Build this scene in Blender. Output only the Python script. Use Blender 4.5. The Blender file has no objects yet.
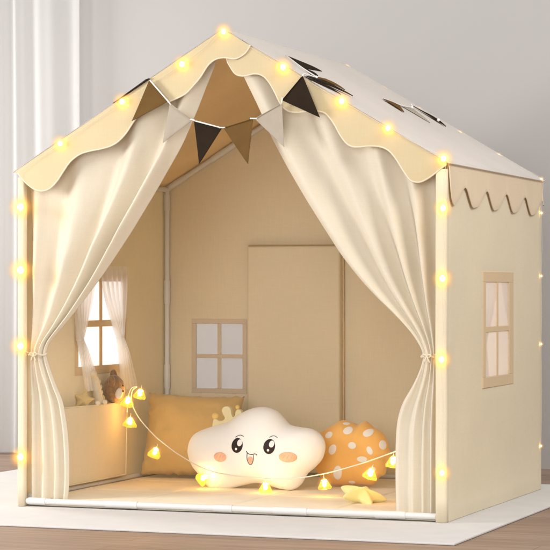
import bpy, bmesh, math, random
from mathutils import Vector, Matrix, noise
from mathutils.geometry import tessellate_polygon

random.seed(7)
S = bpy.context.scene
C = S.collection
PI = math.pi

# ------------------------------------------------------------------ camera
CAM = Vector((2.325, -5.745, 0.638)); YAW = 0.362; FPX = 2191.5; SHY = 13.25
cam = bpy.data.cameras.new('camera')
cam.sensor_width = 36.0
cam.lens = FPX / 550.0 * 36.0
cam.shift_y = SHY / 550.0
cam.clip_end = 60.0
co = bpy.data.objects.new('camera', cam); C.objects.link(co)
co.location = CAM; co.rotation_euler = (PI / 2, 0, YAW)
S.camera = co

# ------------------------------------------------------------------ light and exposure
w = bpy.data.worlds.new('World'); S.world = w; w.use_nodes = True
bg = w.node_tree.nodes['Background']
bg.inputs[0].default_value = (1.0, 0.985, 0.97, 1); bg.inputs[1].default_value = 0.64


def area(name, loc, target, size, power, col):
    l = bpy.data.lights.new(name, 'AREA'); l.shape = 'SQUARE'; l.size = size; l.energy = power; l.color = col
    o = bpy.data.objects.new(name, l); C.objects.link(o)
    o.location = loc
    o.rotation_euler = (Vector(target) - Vector(loc)).to_track_quat('-Z', 'Y').to_euler()
    return o


area('key_softbox', (-2.05, -1.40, 1.2), (-0.2, 0.2, 0.6), 0.7, 46, (1.0, 0.97, 0.925))
area('window_light', (-3.0, 1.05, 1.2), (-0.2, 1.75, 0.55), 1.0, 58, (1.0, 0.98, 0.97))
area('front_fill', (0.9, -4.6, 1.3), (0.0, 0.6, 0.5), 2.2, 96, (1.0, 0.985, 0.94))  # unseen fill, added to brighten the tent front and interior
area('side_fill', (3.0, -1.0, 3.0), (0.5, 0.5, 0.8), 1.4, 76, (1.0, 0.97, 0.94))  # unseen fill, added to brighten the right wall and roof slope
S.view_settings.view_transform = 'Standard'
S.view_settings.look = 'None'
S.view_settings.exposure = 0.0
S.view_settings.gamma = 1.0
S.render.engine = 'CYCLES'
S.cycles.use_denoising = True
S.cycles.max_bounces = 10
S.cycles.diffuse_bounces = 6
S.cycles.transparent_max_bounces = 12
S.cycles.sample_clamp_indirect = 6.0


# ------------------------------------------------------------------ helpers
def at(px, py, X=None, Y=None, Z=None):
    """a point of the 550 px photograph back in the room, on the plane X, Y or Z"""
    c, s = math.cos(YAW), math.sin(YAW)
    r = (px - 275) / FPX; u = -(py - 275 - SHY) / FPX
    d = Vector((c * r - s, s * r + c, u))
    if X is not None: t = (X - CAM.x) / d.x
    elif Y is not None: t = (Y - CAM.y) / d.y
    else: t = (Z - CAM.z) / d.z
    return CAM + d * t


def link(name, me, mat=None, parent=None):
    o = bpy.data.objects.new(name, me); C.objects.link(o)
    if mat is not None: me.materials.append(mat)
    if parent is not None: o.parent = parent
    return o


def obj(name, bm, mat=None, parent=None, smooth=True, solid=0.0, off=0.0, bevel=0.0, sub=0, autosmooth=None):
    me = bpy.data.meshes.new(name)
    bmesh.ops.recalc_face_normals(bm, faces=bm.faces)
    bm.to_mesh(me); bm.free()
    if smooth:
        for p in me.polygons: p.use_smooth = True
        if autosmooth: me.set_sharp_from_angle(angle=math.radians(autosmooth))
    o = link(name, me, mat, parent)
    if solid:
        m = o.modifiers.new('solidify', 'SOLIDIFY'); m.thickness = solid; m.offset = off
        if smooth:
            wn = o.modifiers.new('weighted_normal', 'WEIGHTED_NORMAL'); wn.mode = 'FACE_AREA'; wn.weight = 95
    if bevel:
        m = o.modifiers.new('bevel', 'BEVEL'); m.width = bevel; m.segments = 3; m.limit_method = 'ANGLE'
    if sub:
        m = o.modifiers.new('subsurf', 'SUBSURF'); m.levels = sub; m.render_levels = sub
    return o


def tag(o, label=None, cat=None, group=None, kind=None):
    if label: o['label'] = label
    if cat: o['category'] = cat
    if group: o['group'] = group
    if kind: o['kind'] = kind
    return o


def empty(name, loc=(0, 0, 0)):
    o = bpy.data.objects.new(name, None); C.objects.link(o); o.location = loc
    o.empty_display_size = 0.05
    return o


def child(o, par):
    """parent o to par and keep it where it stands (things here have translation only)"""
    o.parent = par
    o.matrix_parent_inverse = Matrix.Translation(-par.location) if par.parent is None else Matrix.Identity(4)
    return o


def tube(bm, pts, r, seg=10, closed=False, cap=True):
    pts = [Vector(p) for p in pts]
    n = len(pts)
    rad = r if isinstance(r, (list, tuple)) else [r] * n
    rings = []
    prev = None
    for i, p in enumerate(pts):
        if closed: t = pts[(i + 1) % n] - pts[i - 1]
        else: t = pts[min(i + 1, n - 1)] - pts[max(i - 1, 0)]
        t = t.normalized()
        if prev is None:
            a = Vector((0, 0, 1)) if abs(t.z) < 0.9 else Vector((1, 0, 0))
            u = t.cross(a).normalized()
        else:
            u = (prev - t * prev.dot(t)).normalized()
        prev = u
        v = t.cross(u)
        rings.append([bm.verts.new(p + (u * math.cos(2 * PI * k / seg) + v * math.sin(2 * PI * k / seg)) * rad[i]) for k in range(seg)])
    m = n if closed else n - 1
    for i in range(m):
        a, b = rings[i], rings[(i + 1) % n]
        for k in range(seg):
            bm.faces.new((a[k], a[(k + 1) % seg], b[(k + 1) % seg], b[k]))
    if cap and not closed:
        bm.faces.new(rings[0][::-1]); bm.faces.new(rings[-1])
    return bm


def cat_rom(pts, n=8, closed=False):
    P = [Vector(p) for p in pts]
    m = len(P); out = []
    rng = range(m) if closed else range(m - 1)
    for i in rng:
        if closed: a, b, c, d = P[i - 1], P[i], P[(i + 1) % m], P[(i + 2) % m]
        else: a, b, c, d = P[max(i - 1, 0)], P[i], P[i + 1], P[min(i + 2, m - 1)]
        for k in range(n):
            t = k / n
            out.append(0.5 * ((2 * b) + (c - a) * t + (2 * a - 5 * b + 4 * c - d) * t * t + (3 * b - a - 3 * c + d) * t ** 3))
    if not closed: out.append(P[-1].copy())
    return out


def box(bm, lo, hi):
    x0, y0, z0 = lo; x1, y1, z1 = hi
    v = [bm.verts.new(p) for p in ((x0, y0, z0), (x1, y0, z0), (x1, y1, z0), (x0, y1, z0), (x0, y0, z1), (x1, y0, z1), (x1, y1, z1), (x0, y1, z1))]
    for f in ((0, 3, 2, 1), (4, 5, 6, 7), (0, 1, 5, 4), (1, 2, 6, 5), (2, 3, 7, 6), (3, 0, 4, 7)): bm.faces.new([v[i] for i in f])
    return bm


def ball(bm, c, r, sc=(1, 1, 1), rot=None, seg=24, rings=16):
    M = Matrix.Translation(Vector(c)) @ (rot.to_4x4() if rot else Matrix.Identity(4)) @ Matrix.Diagonal((sc[0], sc[1], sc[2], 1))
    bmesh.ops.create_uvsphere(bm, u_segments=seg, v_segments=rings, radius=r, matrix=M)
    return bm


def prism(bm, poly, d):
    """poly: 3D outline (flat, may be concave); d: extrusion vector"""
    P = [Vector(p) for p in poly]; d = Vector(d)
    a = [bm.verts.new(p) for p in P]; b = [bm.verts.new(p + d) for p in P]
    for t in tessellate_polygon([P]):
        bm.faces.new([a[i] for i in t]); bm.faces.new([b[i] for i in reversed(t)])
    n = len(P)
    for i in range(n):
        j = (i + 1) % n
        bm.faces.new((a[i], a[j], b[j], b[i]))
    return bm


# ------------------------------------------------------------------ materials
def mat(name, col, rough=0.7, bump=0.0, bscale=900.0, var=0.04, vscale=5.0, sheen=0.0, transl=0.0, transp=0.0,
        weave=False, emit=None, estr=0.0, wrinkle=0.0, wscale=6.0, spec=0.3, trans=0.0, sss=0.0):
    m = bpy.data.materials.new(name); m.use_nodes = True
    nt = m.node_tree; N = nt.nodes; L = nt.links
    b = N['Principled BSDF']; out = N['Material Output']
    b.inputs['Roughness'].default_value = rough
    b.inputs['Specular IOR Level'].default_value = spec
    if sheen:
        b.inputs['Sheen Weight'].default_value = sheen; b.inputs['Sheen Roughness'].default_value = 0.5
    if trans: b.inputs['Transmission Weight'].default_value = trans
    if sss:
        b.inputs['Subsurface Weight'].default_value = sss; b.inputs['Subsurface Radius'].default_value = (0.02, 0.012, 0.008)
    tc = N.new('ShaderNodeTexCoord')
    nz = N.new('ShaderNodeTexNoise'); nz.inputs['Scale'].default_value = vscale; nz.inputs['Detail'].default_value = 5
    L.new(tc.outputs['Object'], nz.inputs['Vector'])
    mr = N.new('ShaderNodeMapRange'); mr.inputs[1].default_value = 0.3; mr.inputs[2].default_value = 0.7
    mr.inputs[3].default_value = 1 - var; mr.inputs[4].default_value = 1 + var
    L.new(nz.outputs['Fac'], mr.inputs[0])
    if weave:                                   # slubs: thin darker and lighter threads both ways
        src = mr.outputs[0]
        for sc_ in ((25, 25, 700), (500, 500, 18)):
            mp = N.new('ShaderNodeMapping'); mp.inputs['Scale'].default_value = sc_
            L.new(tc.outputs['Object'], mp.inputs['Vector'])
            ns = N.new('ShaderNodeTexNoise'); ns.inputs['Scale'].default_value = 1.0; ns.inputs['Detail'].default_value = 3
            L.new(mp.outputs[0], ns.inputs['Vector'])
            m3 = N.new('ShaderNodeMapRange'); m3.inputs[1].default_value = 0.3; m3.inputs[2].default_value = 0.7
            m3.inputs[3].default_value = 0.978; m3.inputs[4].default_value = 1.016
            L.new(ns.outputs['Fac'], m3.inputs[0])
            m4 = N.new('ShaderNodeMath'); m4.operation = 'MULTIPLY'
            L.new(src, m4.inputs[0]); L.new(m3.outputs[0], m4.inputs[1]); src = m4.outputs[0]
    else: src = mr.outputs[0]
    mx = N.new('ShaderNodeVectorMath'); mx.operation = 'SCALE'
    mx.inputs[0].default_value = col[:3]
    L.new(src, mx.inputs['Scale'])
    L.new(mx.outputs[0], b.inputs['Base Color'])
    last = None
    if wrinkle:
        n2 = N.new('ShaderNodeTexNoise'); n2.inputs['Scale'].default_value = wscale; n2.inputs['Detail'].default_value = 3
        L.new(tc.outputs['Object'], n2.inputs['Vector'])
        bp = N.new('ShaderNodeBump'); bp.inputs['Strength'].default_value = 1.0; bp.inputs['Distance'].default_value = wrinkle
        L.new(n2.outputs['Fac'], bp.inputs['Height']); last = bp
    if bump:
        bp = N.new('ShaderNodeBump'); bp.inputs['Strength'].default_value = bump; bp.inputs['Distance'].default_value = 0.0006
        if weave:
            a1 = N.new('ShaderNodeTexWave'); a1.wave_type = 'BANDS'; a1.bands_direction = 'Z'; a1.inputs['Scale'].default_value = bscale
            a1.inputs['Distortion'].default_value = 1.5
            a2 = N.new('ShaderNodeTexWave'); a2.wave_type = 'BANDS'; a2.bands_direction = 'DIAGONAL'; a2.inputs['Scale'].default_value = bscale
            L.new(tc.outputs['Object'], a1.inputs['Vector']); L.new(tc.outputs['Object'], a2.inputs['Vector'])
            ad = N.new('ShaderNodeMath'); ad.operation = 'MULTIPLY'
            L.new(a1.outputs['Fac'], ad.inputs[0]); L.new(a2.outputs['Fac'], ad.inputs[1])
            L.new(ad.outputs[0], bp.inputs['Height'])
        else:
            n3 = N.new('ShaderNodeTexNoise'); n3.inputs['Scale'].default_value = bscale; n3.inputs['Detail'].default_value = 3
            L.new(tc.outputs['Object'], n3.inputs['Vector']); L.new(n3.outputs['Fac'], bp.inputs['Height'])
        if last: L.new(last.outputs[0], bp.inputs['Normal'])
        last = bp
    if last: L.new(last.outputs[0], b.inputs['Normal'])
    if emit:
        b.inputs['Emission Color'].default_value = (*emit, 1); b.inputs['Emission Strength'].default_value = estr
    sh = b.outputs[0]
    if transl:
        t = N.new('ShaderNodeBsdfTranslucent'); L.new(mx.outputs[0], t.inputs[0])
        ms = N.new('ShaderNodeMixShader'); ms.inputs[0].default_value = transl
        L.new(sh, ms.inputs[1]); L.new(t.outputs[0], ms.inputs[2]); sh = ms.outputs[0]
    if transp:
        t = N.new('ShaderNodeBsdfTransparent')
        ms = N.new('ShaderNodeMixShader'); ms.inputs[0].default_value = transp
        L.new(sh, ms.inputs[1]); L.new(t.outputs[0], ms.inputs[2]); sh = ms.outputs[0]
    L.new(sh, out.inputs[0])
    return m


CREAM = (0.85, 0.762, 0.578)
M = {}
M['curtain'] = mat('cream_linen', (0.82, 0.75, 0.62), 0.85, bump=0.35, bscale=260, weave=True, sheen=0.15, transl=0.18, var=0.02)
M['wall_fabric'] = mat('cream_canvas', CREAM, 0.85, bump=0.35, bscale=260, weave=True, transl=0.18, var=0.025, vscale=3, wrinkle=0.006, wscale=4)
M['valance'] = mat('honey_canvas', (0.60, 0.50, 0.315), 0.8, bump=0.3, bscale=260, weave=True, var=0.02)
M['side_valance'] = mat('tan_canvas', (0.74, 0.61, 0.44), 0.8, bump=0.3, bscale=260, weave=True, var=0.02)
M['roof'] = mat('pale_roof_cloth', (0.90, 0.87, 0.835), 0.8, bump=0.25, bscale=260, weave=True, var=0.02, transl=0.45, wrinkle=0.004)
M['liner'] = mat('ochre_roof_lining', (0.90, 0.75, 0.51), 0.85, bump=0.3, bscale=260, weave=True, var=0.03, transl=0.5)
M['piping'] = mat('cream_piping', (0.72, 0.63, 0.49), 0.7, var=0.02)
M['pipe'] = mat('white_plastic_tube', (0.68, 0.67, 0.66), 0.4, var=0.02, spec=0.5)
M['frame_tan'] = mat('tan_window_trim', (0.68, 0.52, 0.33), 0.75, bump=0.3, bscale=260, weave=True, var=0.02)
M['sand_trim'] = mat('sand_window_trim', (0.62, 0.525, 0.41), 0.75, bump=0.3, bscale=260, weave=True, var=0.02)
M['pane'] = mat('clear_vinyl', (0.96, 0.93, 0.91), 0.25, transl=0.75, transp=0.2, var=0.01, spec=0.5)
M['clear_pane'] = mat('clear_film', (0.96, 0.94, 0.93), 0.25, transl=0.6, transp=0.72, var=0.01, spec=0.5)
M['sheer'] = mat('sheer_voile', (0.97, 0.96, 0.95), 0.9, transl=0.5, transp=0.48, var=0.02)
M['pad'] = mat('beige_floor_pad', (0.87, 0.79, 0.64), 0.8, bump=0.3, bscale=300, weave=True, var=0.04)
M['gold_velvet'] = mat('mustard_linen', (0.57, 0.41, 0.185), 0.85, bump=0.5, bscale=200, weave=True, sheen=0.25, var=0.06, wrinkle=0.012, wscale=9)
M['plush_white'] = mat('white_plush', (0.93, 0.905, 0.875), 0.95, bump=0.35, bscale=700, sheen=0.2, var=0.01)
M['crown_cream'] = mat('cream_plush', (0.82, 0.71, 0.42), 0.95, bump=0.3, bscale=700, sheen=0.3, var=0.02)
M['gold_ball'] = mat('gold_plush', (0.84, 0.58, 0.20), 0.9, bump=0.3, bscale=700, sheen=0.3, var=0.03)
M['eye'] = mat('dark_brown_print', (0.022, 0.012, 0.010), 0.5)
M['white_print'] = mat('white_print', (0.88, 0.86, 0.85), 0.6)
M['cheek'] = mat('peach_print', (0.86, 0.50, 0.33), 0.8, var=0.14, vscale=60)
M['tongue'] = mat('pink_print', (0.78, 0.42, 0.30), 0.8)
M['orange'] = mat('orange_plush', (0.84, 0.47, 0.14), 0.9, bump=0.4, bscale=600, sheen=0.3, var=0.06, wrinkle=0.006, wscale=14)
M['spot'] = mat('white_spot', (0.85, 0.80, 0.74), 0.9, bump=0.3, bscale=600, sheen=0.2, var=0.02)
M['star'] = mat('yellow_plush', (0.80, 0.71, 0.31), 0.9, bump=0.4, bscale=600, sheen=0.3, var=0.04)
M['bear'] = mat('brown_fur', (0.27, 0.16, 0.08), 0.95, bump=1.0, bscale=260, sheen=0.4, var=0.25, vscale=90)
M['bear_muzzle'] = mat('cream_fur', (0.78, 0.68, 0.54), 0.95, bump=0.8, bscale=260, sheen=0.3, var=0.06, vscale=80)
M['toy_cream'] = mat('cream_toy_plush', (0.70, 0.60, 0.44), 0.95, bump=0.6, bscale=300, sheen=0.3, var=0.06, vscale=50)
M['black_nose'] = mat('black_nose', (0.02, 0.015, 0.012), 0.35, spec=0.5)
M['flag_brown'] = mat('brown_felt', (0.145, 0.082, 0.029), 0.95, spec=0.05, bump=0.5, bscale=500, var=0.06, vscale=30)
M['flag_grey'] = mat('stone_felt', (0.41, 0.36, 0.295), 0.95, spec=0.05, bump=0.5, bscale=500, var=0.04, vscale=30)
M['flag_black'] = mat('charcoal_felt', (0.028, 0.019, 0.013), 0.95, spec=0.05, bump=0.5, bscale=500, var=0.08, vscale=30)
M['cord'] = mat('white_cord', (0.84, 0.82, 0.79), 0.7, var=0.02)
M['wire'] = mat('pale_clear_wire', (0.80, 0.74, 0.64), 0.35, var=0.02, spec=0.5)
M['thin_wire'] = mat('thin_clear_wire', (0.80, 0.74, 0.64), 0.35, var=0.02, spec=0.5, transp=0.6)
M['bulb'] = mat('lit_bulb', (1, 0.85, 0.6), 0.4, emit=(1.0, 0.70, 0.32), estr=12)
M['lantern_bulb'] = mat('lit_lantern_core', (1, 0.8, 0.3), 0.4, emit=(1.0, 0.64, 0.14), estr=30)
M['lantern'] = mat('amber_clear_plastic', (1.0, 0.64, 0.14), 0.12, trans=0.9, transp=0.30, emit=(1.0, 0.43, 0.02), estr=0.50, spec=0.6, var=0.0)
M['rug'] = mat('pale_felt_rug', (0.61, 0.59, 0.575), 0.95, bump=0.6, bscale=420, var=0.03, vscale=12)


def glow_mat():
    """added halo: a glowing, amber tinting volume that imitates bloom round a lamp"""
    m = bpy.data.materials.new('halo_volume'); m.use_nodes = True
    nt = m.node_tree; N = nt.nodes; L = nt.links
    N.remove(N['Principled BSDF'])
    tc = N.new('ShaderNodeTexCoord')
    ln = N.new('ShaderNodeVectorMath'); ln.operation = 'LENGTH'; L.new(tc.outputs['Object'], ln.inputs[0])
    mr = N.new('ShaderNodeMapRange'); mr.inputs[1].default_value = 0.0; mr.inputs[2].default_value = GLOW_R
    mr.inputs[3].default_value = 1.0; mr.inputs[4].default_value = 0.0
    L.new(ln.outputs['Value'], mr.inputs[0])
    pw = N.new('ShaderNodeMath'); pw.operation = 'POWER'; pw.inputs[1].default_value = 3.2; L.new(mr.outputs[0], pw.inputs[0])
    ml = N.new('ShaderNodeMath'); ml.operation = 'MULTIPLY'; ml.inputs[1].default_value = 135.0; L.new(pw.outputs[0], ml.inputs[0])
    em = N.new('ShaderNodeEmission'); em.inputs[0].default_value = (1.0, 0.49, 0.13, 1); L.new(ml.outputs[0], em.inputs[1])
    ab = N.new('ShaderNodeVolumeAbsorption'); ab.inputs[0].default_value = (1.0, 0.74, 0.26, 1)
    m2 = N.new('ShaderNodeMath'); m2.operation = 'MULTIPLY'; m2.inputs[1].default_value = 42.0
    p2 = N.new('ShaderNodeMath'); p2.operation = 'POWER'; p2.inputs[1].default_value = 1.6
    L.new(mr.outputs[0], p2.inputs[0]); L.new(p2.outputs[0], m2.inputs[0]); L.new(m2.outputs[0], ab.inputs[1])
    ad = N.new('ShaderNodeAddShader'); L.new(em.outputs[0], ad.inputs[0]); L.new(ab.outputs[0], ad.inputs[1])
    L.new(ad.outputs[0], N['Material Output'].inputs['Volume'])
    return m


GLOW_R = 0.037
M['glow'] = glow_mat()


def wood_mat():
    m = bpy.data.materials.new('oak_planks'); m.use_nodes = True
    nt = m.node_tree; N = nt.nodes; L = nt.links; b = N['Principled BSDF']
    tc = N.new('ShaderNodeTexCoord')
    br = N.new('ShaderNodeTexBrick'); br.offset = 0.37; br.inputs['Scale'].default_value = 1.0
    br.inputs['Brick Width'].default_value = 1.6; br.inputs['Row Height'].default_value = 0.13
    br.inputs['Mortar Size'].default_value = 0.0012; br.inputs['Mortar Smooth'].default_value = 0.3
    br.inputs['Color1'].default_value = (0.265, 0.172, 0.118, 1); br.inputs['Color2'].default_value = (0.315, 0.215, 0.155, 1)
    br.inputs['Mortar'].default_value = (0.15, 0.095, 0.065, 1)
    L.new(tc.outputs['Object'], br.inputs['Vector'])
    mp = N.new('ShaderNodeMapping'); mp.inputs['Scale'].default_value = (1.3, 22.0, 1.0)
    L.new(tc.outputs['Object'], mp.inputs['Vector'])
    nz = N.new('ShaderNodeTexNoise'); nz.inputs['Scale'].default_value = 2.2; nz.inputs['Detail'].default_value = 8; nz.inputs['Distortion'].default_value = 0.6
    L.new(mp.outputs[0], nz.inputs['Vector'])
    mr = N.new('ShaderNodeMapRange'); mr.inputs[1].default_value = 0.3; mr.inputs[2].default_value = 0.72; mr.inputs[3].default_value = 0.72; mr.inputs[4].default_value = 1.18
    L.new(nz.outputs['Fac'], mr.inputs[0])
    mu = N.new('ShaderNodeVectorMath'); mu.operation = 'SCALE'; L.new(br.outputs['Color'], mu.inputs[0]); L.new(mr.outputs[0], mu.inputs['Scale'])
    L.new(mu.outputs[0], b.inputs['Base Color'])
    b.inputs['Roughness'].default_value = 0.5
    bp = N.new('ShaderNodeBump'); bp.inputs['Strength'].default_value = 0.25; bp.inputs['Distance'].default_value = 0.001
    L.new(nz.outputs['Fac'], bp.inputs['Height']); L.new(bp.outputs[0], b.inputs['Normal'])
    return m


M['wood'] = wood_mat()
M['plaster'] = mat('grey_plaster', (0.425, 0.412, 0.404), 0.9, bump=0.2, bscale=120, var=0.012, vscale=1.5)

# ------------------------------------------------------------------ the setting
bm = bmesh.new(); box(bm, (-5, -7, -0.06), (5, 1.9, -0.006))
tag(obj('floor', bm, M['wood'], smooth=False), kind='structure')
bm = bmesh.new(); box(bm, (-5, 1.9, -0.06), (5, 2.0, 3.2))
tag(obj('wall', bm, M['plaster'], smooth=False), kind='structure')

bm = bmesh.new(); box(bm, (-1.26, -0.465, -0.0055), (0.805, 1.24, 0.0))
tag(obj('rug', bm, M['rug'], smooth=False, bevel=0.002), 'large pale grey felt rug spread under the tent on the wood floor', 'rug')


# sheer curtain before the room wall, at the left
def hanging(bm, x0, x1, y, z0, z1, nf, amp, seed, nx=220, nz=8):
    rows = []
    for j in range(nz + 1):
        v = j / nz; row = []
        for i in range(nx + 1):
            u = i / nx
            ph = u * nf + 0.35 * math.sin(u * 7 + seed) + 0.2 * math.sin(u * 17 + seed * 2)
            a = amp * (0.7 + 0.5 * noise.noise((u * 5, seed, v * 0.6)))
            yy = y + a * math.sin(2 * PI * ph) + 0.3 * a * math.sin(4.3 * PI * ph + v)
            row.append(bm.verts.new((x0 + (x1 - x0) * u + 0.01 * math.sin(v * 3 + u * 9), yy, z0 + (z1 - z0) * v)))
        rows.append(row)
    for j in range(nz):
        for i in range(nx):
            bm.faces.new((rows[j][i], rows[j][i + 1], rows[j + 1][i + 1], rows[j + 1][i]))


bm = bmesh.new(); hanging(bm, -2.6, -1.33, 1.83, 0.003, 2.6, 12, 0.022, 3.1)
tag(obj('window_curtain', bm, mat('white_voile', (0.80, 0.795, 0.79), 0.9, transl=0.4, transp=0.6, var=0.01), solid=0.001),
    'long sheer white curtain hanging in folds against the room wall', 'curtain')

# ------------------------------------------------------------------ the play tent
HW, D, H, A = 0.65, 1.06, 0.981, 1.367
SL = (A - H) / HW


def ztop(x): return A - SL * abs(x)


tent = empty('play_tent', (0, D / 2, 0))
tag(tent, 'cream house shaped fabric play tent with tied back curtains and scalloped roof edge', 'play tent')


def T(name, bm, m, par=None, **k):
    return child(obj(name, bm, m, None, **k), par or tent)


def ticks(lo, hi, stops, step):
    s = sorted(set([lo, hi] + [q for q in stops if lo < q < hi])); out = []
    for a, b in zip(s, s[1:]):
        n = max(1, round((b - a) / step))
        out += [a + (b - a) * k / n for k in range(n)]
    return out + [hi]


def panel(bm, P, us, vs, hole=None):
    g = [[bm.verts.new(P(u, v)) for u in us] for v in vs]
    for j in range(len(vs) - 1):
        for i in range(len(us) - 1):
            um, vm = (us[i] + us[i + 1]) / 2, (vs[j] + vs[j + 1]) / 2
            if hole and hole[0] < um < hole[1] and hole[2] < vm < hole[3]: continue
            bm.faces.new((g[j][i], g[j][i + 1], g[j + 1][i + 1], g[j + 1][i]))
    loose = [v for v in bm.verts if not v.link_faces]
    for v in loose: bm.verts.remove(v)


def rip(a, b, s): return 0.0016 * noise.noise((a * 3.1 + s, b * 2.3, s))


# windows: hole rectangles (along, height)
RW = (0.363, 0.700, 0.354, 0.683)      # right wall
LW = (0.363, 0.735, 0.372, 0.682)      # left wall
BW = (-0.547, -0.355, 0.290, 0.531)    # back wall
bm = bmesh.new()
panel(bm, lambda u, v: (HW + rip(u, v, 1.3), u, v), ticks(0.0, D, RW[:2], 0.04), ticks(0.001, H, RW[2:], 0.04), RW)
T('wall_panel', bm, M['wall_fabric'], solid=0.003)
bm = bmesh.new()
panel(bm, lambda u, v: (-HW + rip(u, v, 4.3), u, v), ticks(0.0, D, LW[:2], 0.04), ticks(0.001, H, LW[2:], 0.04), LW)
T('wall_panel', bm, M['wall_fabric'], solid=0.003)
bm = bmesh.new()
us = ticks(-HW, HW, (0.0,) + BW[:2], 0.04)
panel(bm, lambda u, v: (u, D + rip(u, v, 7.7), v), us, ticks(0.001, H, BW[2:], 0.04), BW)
panel(bm, lambda u, v: (u, D + rip(u, H, 7.7), H + v * (ztop(u) - H)), us, [k / 8 for k in range(9)])
bmesh.ops.remove_doubles(bm, verts=bm.verts, dist=0.0005)
T('wall_panel', bm, M['wall_fabric'], solid=0.003)


# front corner sleeves, fabric round the front posts
def sleeve(x0, x1):
    bm = bmesh.new(); n = 14; r = 0.006; y0, y1 = -0.016, 0.008
    prof = []
    for cx_, cy_, a0 in ((x1 - r, y1 - r, 0), (x0 + r, y1 - r, 90), (x0 + r, y0 + r, 180), (x1 - r, y0 + r, 270)):
        for k in range(5):
            a = math.radians(a0 + k * 22.5); prof.append((cx_ + r * math.cos(a), cy_ + r * math.sin(a)))
    rings = []
    for j in range(n + 1):
        z = 0.001 + (H - 0.02) * j / n
        d = 0.0018 * noise.noise((z * 5, x0 * 3, 0))
        rings.append([bm.verts.new((x + d, y, z)) for x, y in prof])
    m = len(prof)
    for j in range(n):
        for k in range(m):
            bm.faces.new((rings[j][k], rings[j][(k + 1) % m], rings[j + 1][(k + 1) % m], rings[j + 1][k]))
    bm.faces.new(rings[0][::-1]); bm.faces.new(rings[-1])
    return bm


T('corner_sleeve', sleeve(-HW - 0.001, -HW + 0.021), M['wall_fabric'])
T('corner_sleeve', sleeve(HW - 0.029, HW + 0.003), M['wall_fabric'])

# roof slopes with an ochre lining under the cloth
for s in (-1, 1):
    for nm, mt, dz, th in (('roof_panel', M['roof'], 0.0035, 0.003), ('roof_lining', M['liner'], -0.0015, 0.002)):
        bm = bmesh.new()
        e = 0.012 if nm == 'roof_panel' else 0.0
        panel(bm, lambda u, v: (s * u * (HW + e), v, A - SL * u * (HW + e) + dz + (0.002 * noise.noise((u * 3, v * 3, s)) if 0.01 < u < 0.99 else 0)),
              [k / 16 for k in range(17)], ticks(-0.019 + (0.004 if nm == 'roof_lining' else 0), D + e, (), 0.05))
        if nm == 'roof_panel': rp = T(nm, bm, mt, solid=th)
        else: child_o = T(nm, bm, mt, solid=th)


# ---- valances
def front_valance(low, y, x_from, x_to, rows):
    """low: lower edge pixels; the top follows the rafter line"""
    edge = cat_rom([at(px, py, Y=y) for px, py in low], 6)
    top = [Vector((x, y, ztop(x))) for x in [x_from + (x_to - x_from) * k / 24 for k in range(25)]]
    if x_from < 0 < x_to: top = sorted(top + [Vector((0, y, A))], key=lambda p: p.x)
    top = [Vector((p.x, y, ztop(p.x) + 0.001)) for p in top]
    poly = edge + top[::-1]
    bm = bmesh.new(); prism(bm, poly, (0, 0.003, 0))
    v = T('valance', bm, M['valance'], smooth=False)
    bm = bmesh.new(); tube(bm, [p + Vector((0, 0.0010, 0)) for p in edge], 0.0023, 8)
    child(obj('piping', bm, M['piping']), v).matrix_parent_inverse = Matrix.Identity(4)
    return v


LV = [(17.8, 173.2), (23, 180), (29, 185.6), (35, 189.5), (42, 191), (49.5, 188.5), (56.7, 181.3), (62.5, 172.5), (70, 161.8), (80, 154.2), (90, 151), (100, 149),
      (110, 146.2), (118, 141.5), (126, 133), (134, 121), (143, 111), (153, 106), (163, 103.5), (173, 100), (185, 94), (192, 87), (200, 77.5), (207, 66.5), (212, 61.5),
      (217, 58.8), (224, 57.6), (231, 58.6), (236.5, 58.5), (243.6, 54.5), (247.5, 50), (250.3, 45)]
RV = [(227, 50), (227, 60), (230, 66.5), (235.5, 74), (243.6, 76), (254.5, 73.8), (262, 75.5), (268, 81), (274.5, 92), (280, 103), (287, 110.5), (297, 112.3), (310, 111.2),
      (321.5, 111.8), (328, 116), (334.5, 125), (340, 135), (346, 143), (352, 146.5), (359, 147), (370, 146), (381, 147), (389, 151), (395.5, 158.5), (402, 169), (409, 179), (414, 181.8), (421, 181.8),
      (430, 177), (440, 169.3), (446.3, 164.5)]
# children of the tent keep world coordinates, so the piping keeps them too
front_valance(RV, -0.0165, at(227, 50, Y=-0.0165).x, HW + 0.004, 0)
front_valance(LV, -0.0215, -HW - 0.008, at(250.3, 45, Y=-0.0215).x, 0)

# side valance: wavy pointed teeth, each tooth flared out along its front edge
SP = [(0.0, 0.962), (0.004, 0.925), (0.016, 0.885), (0.040, 0.866), (0.072, 0.874), (0.110, 0.893), (0.150, 0.916), (0.172, 0.914), (0.196, 0.893), (0.228, 0.868), (0.258, 0.866)]
low = []
per = 0.2225
low = [(y, z) for y, z in SP]
y = 0.258
while y < D - 0.01:
    for dy, z in ((0.045, 0.874), (0.085, 0.893), (0.122, 0.9155), (0.142, 0.914), (0.165, 0.893), (0.195, 0.869)):
        if y + dy < D: low.append((y + dy, z))
    y += per
    if y < D: low.append((y, 0.866))
low.append((D, 0.900))
edge = cat_rom([(HW + 0.006, a, b) for a, b in low], 5)
bm = bmesh.new()
cols = []
for k, p in enumerate(edge):
    f = 0.0
    q = edge[min(k + 1, len(edge) - 1)] - edge[max(k - 1, 0)]
    drop = max(0.0, -q.z / (q.length + 1e-6))
    lift = 0.0015 + 0.003 * drop
    col = []
    for j in range(7):
        t = j / 6
        z = (H + 0.002) * (1 - t) + p.z * t
        col.append(bm.verts.new((HW + 0.0045 + lift * t * t, max(p.y, 0.0), z)))
    cols.append(col)
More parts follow.
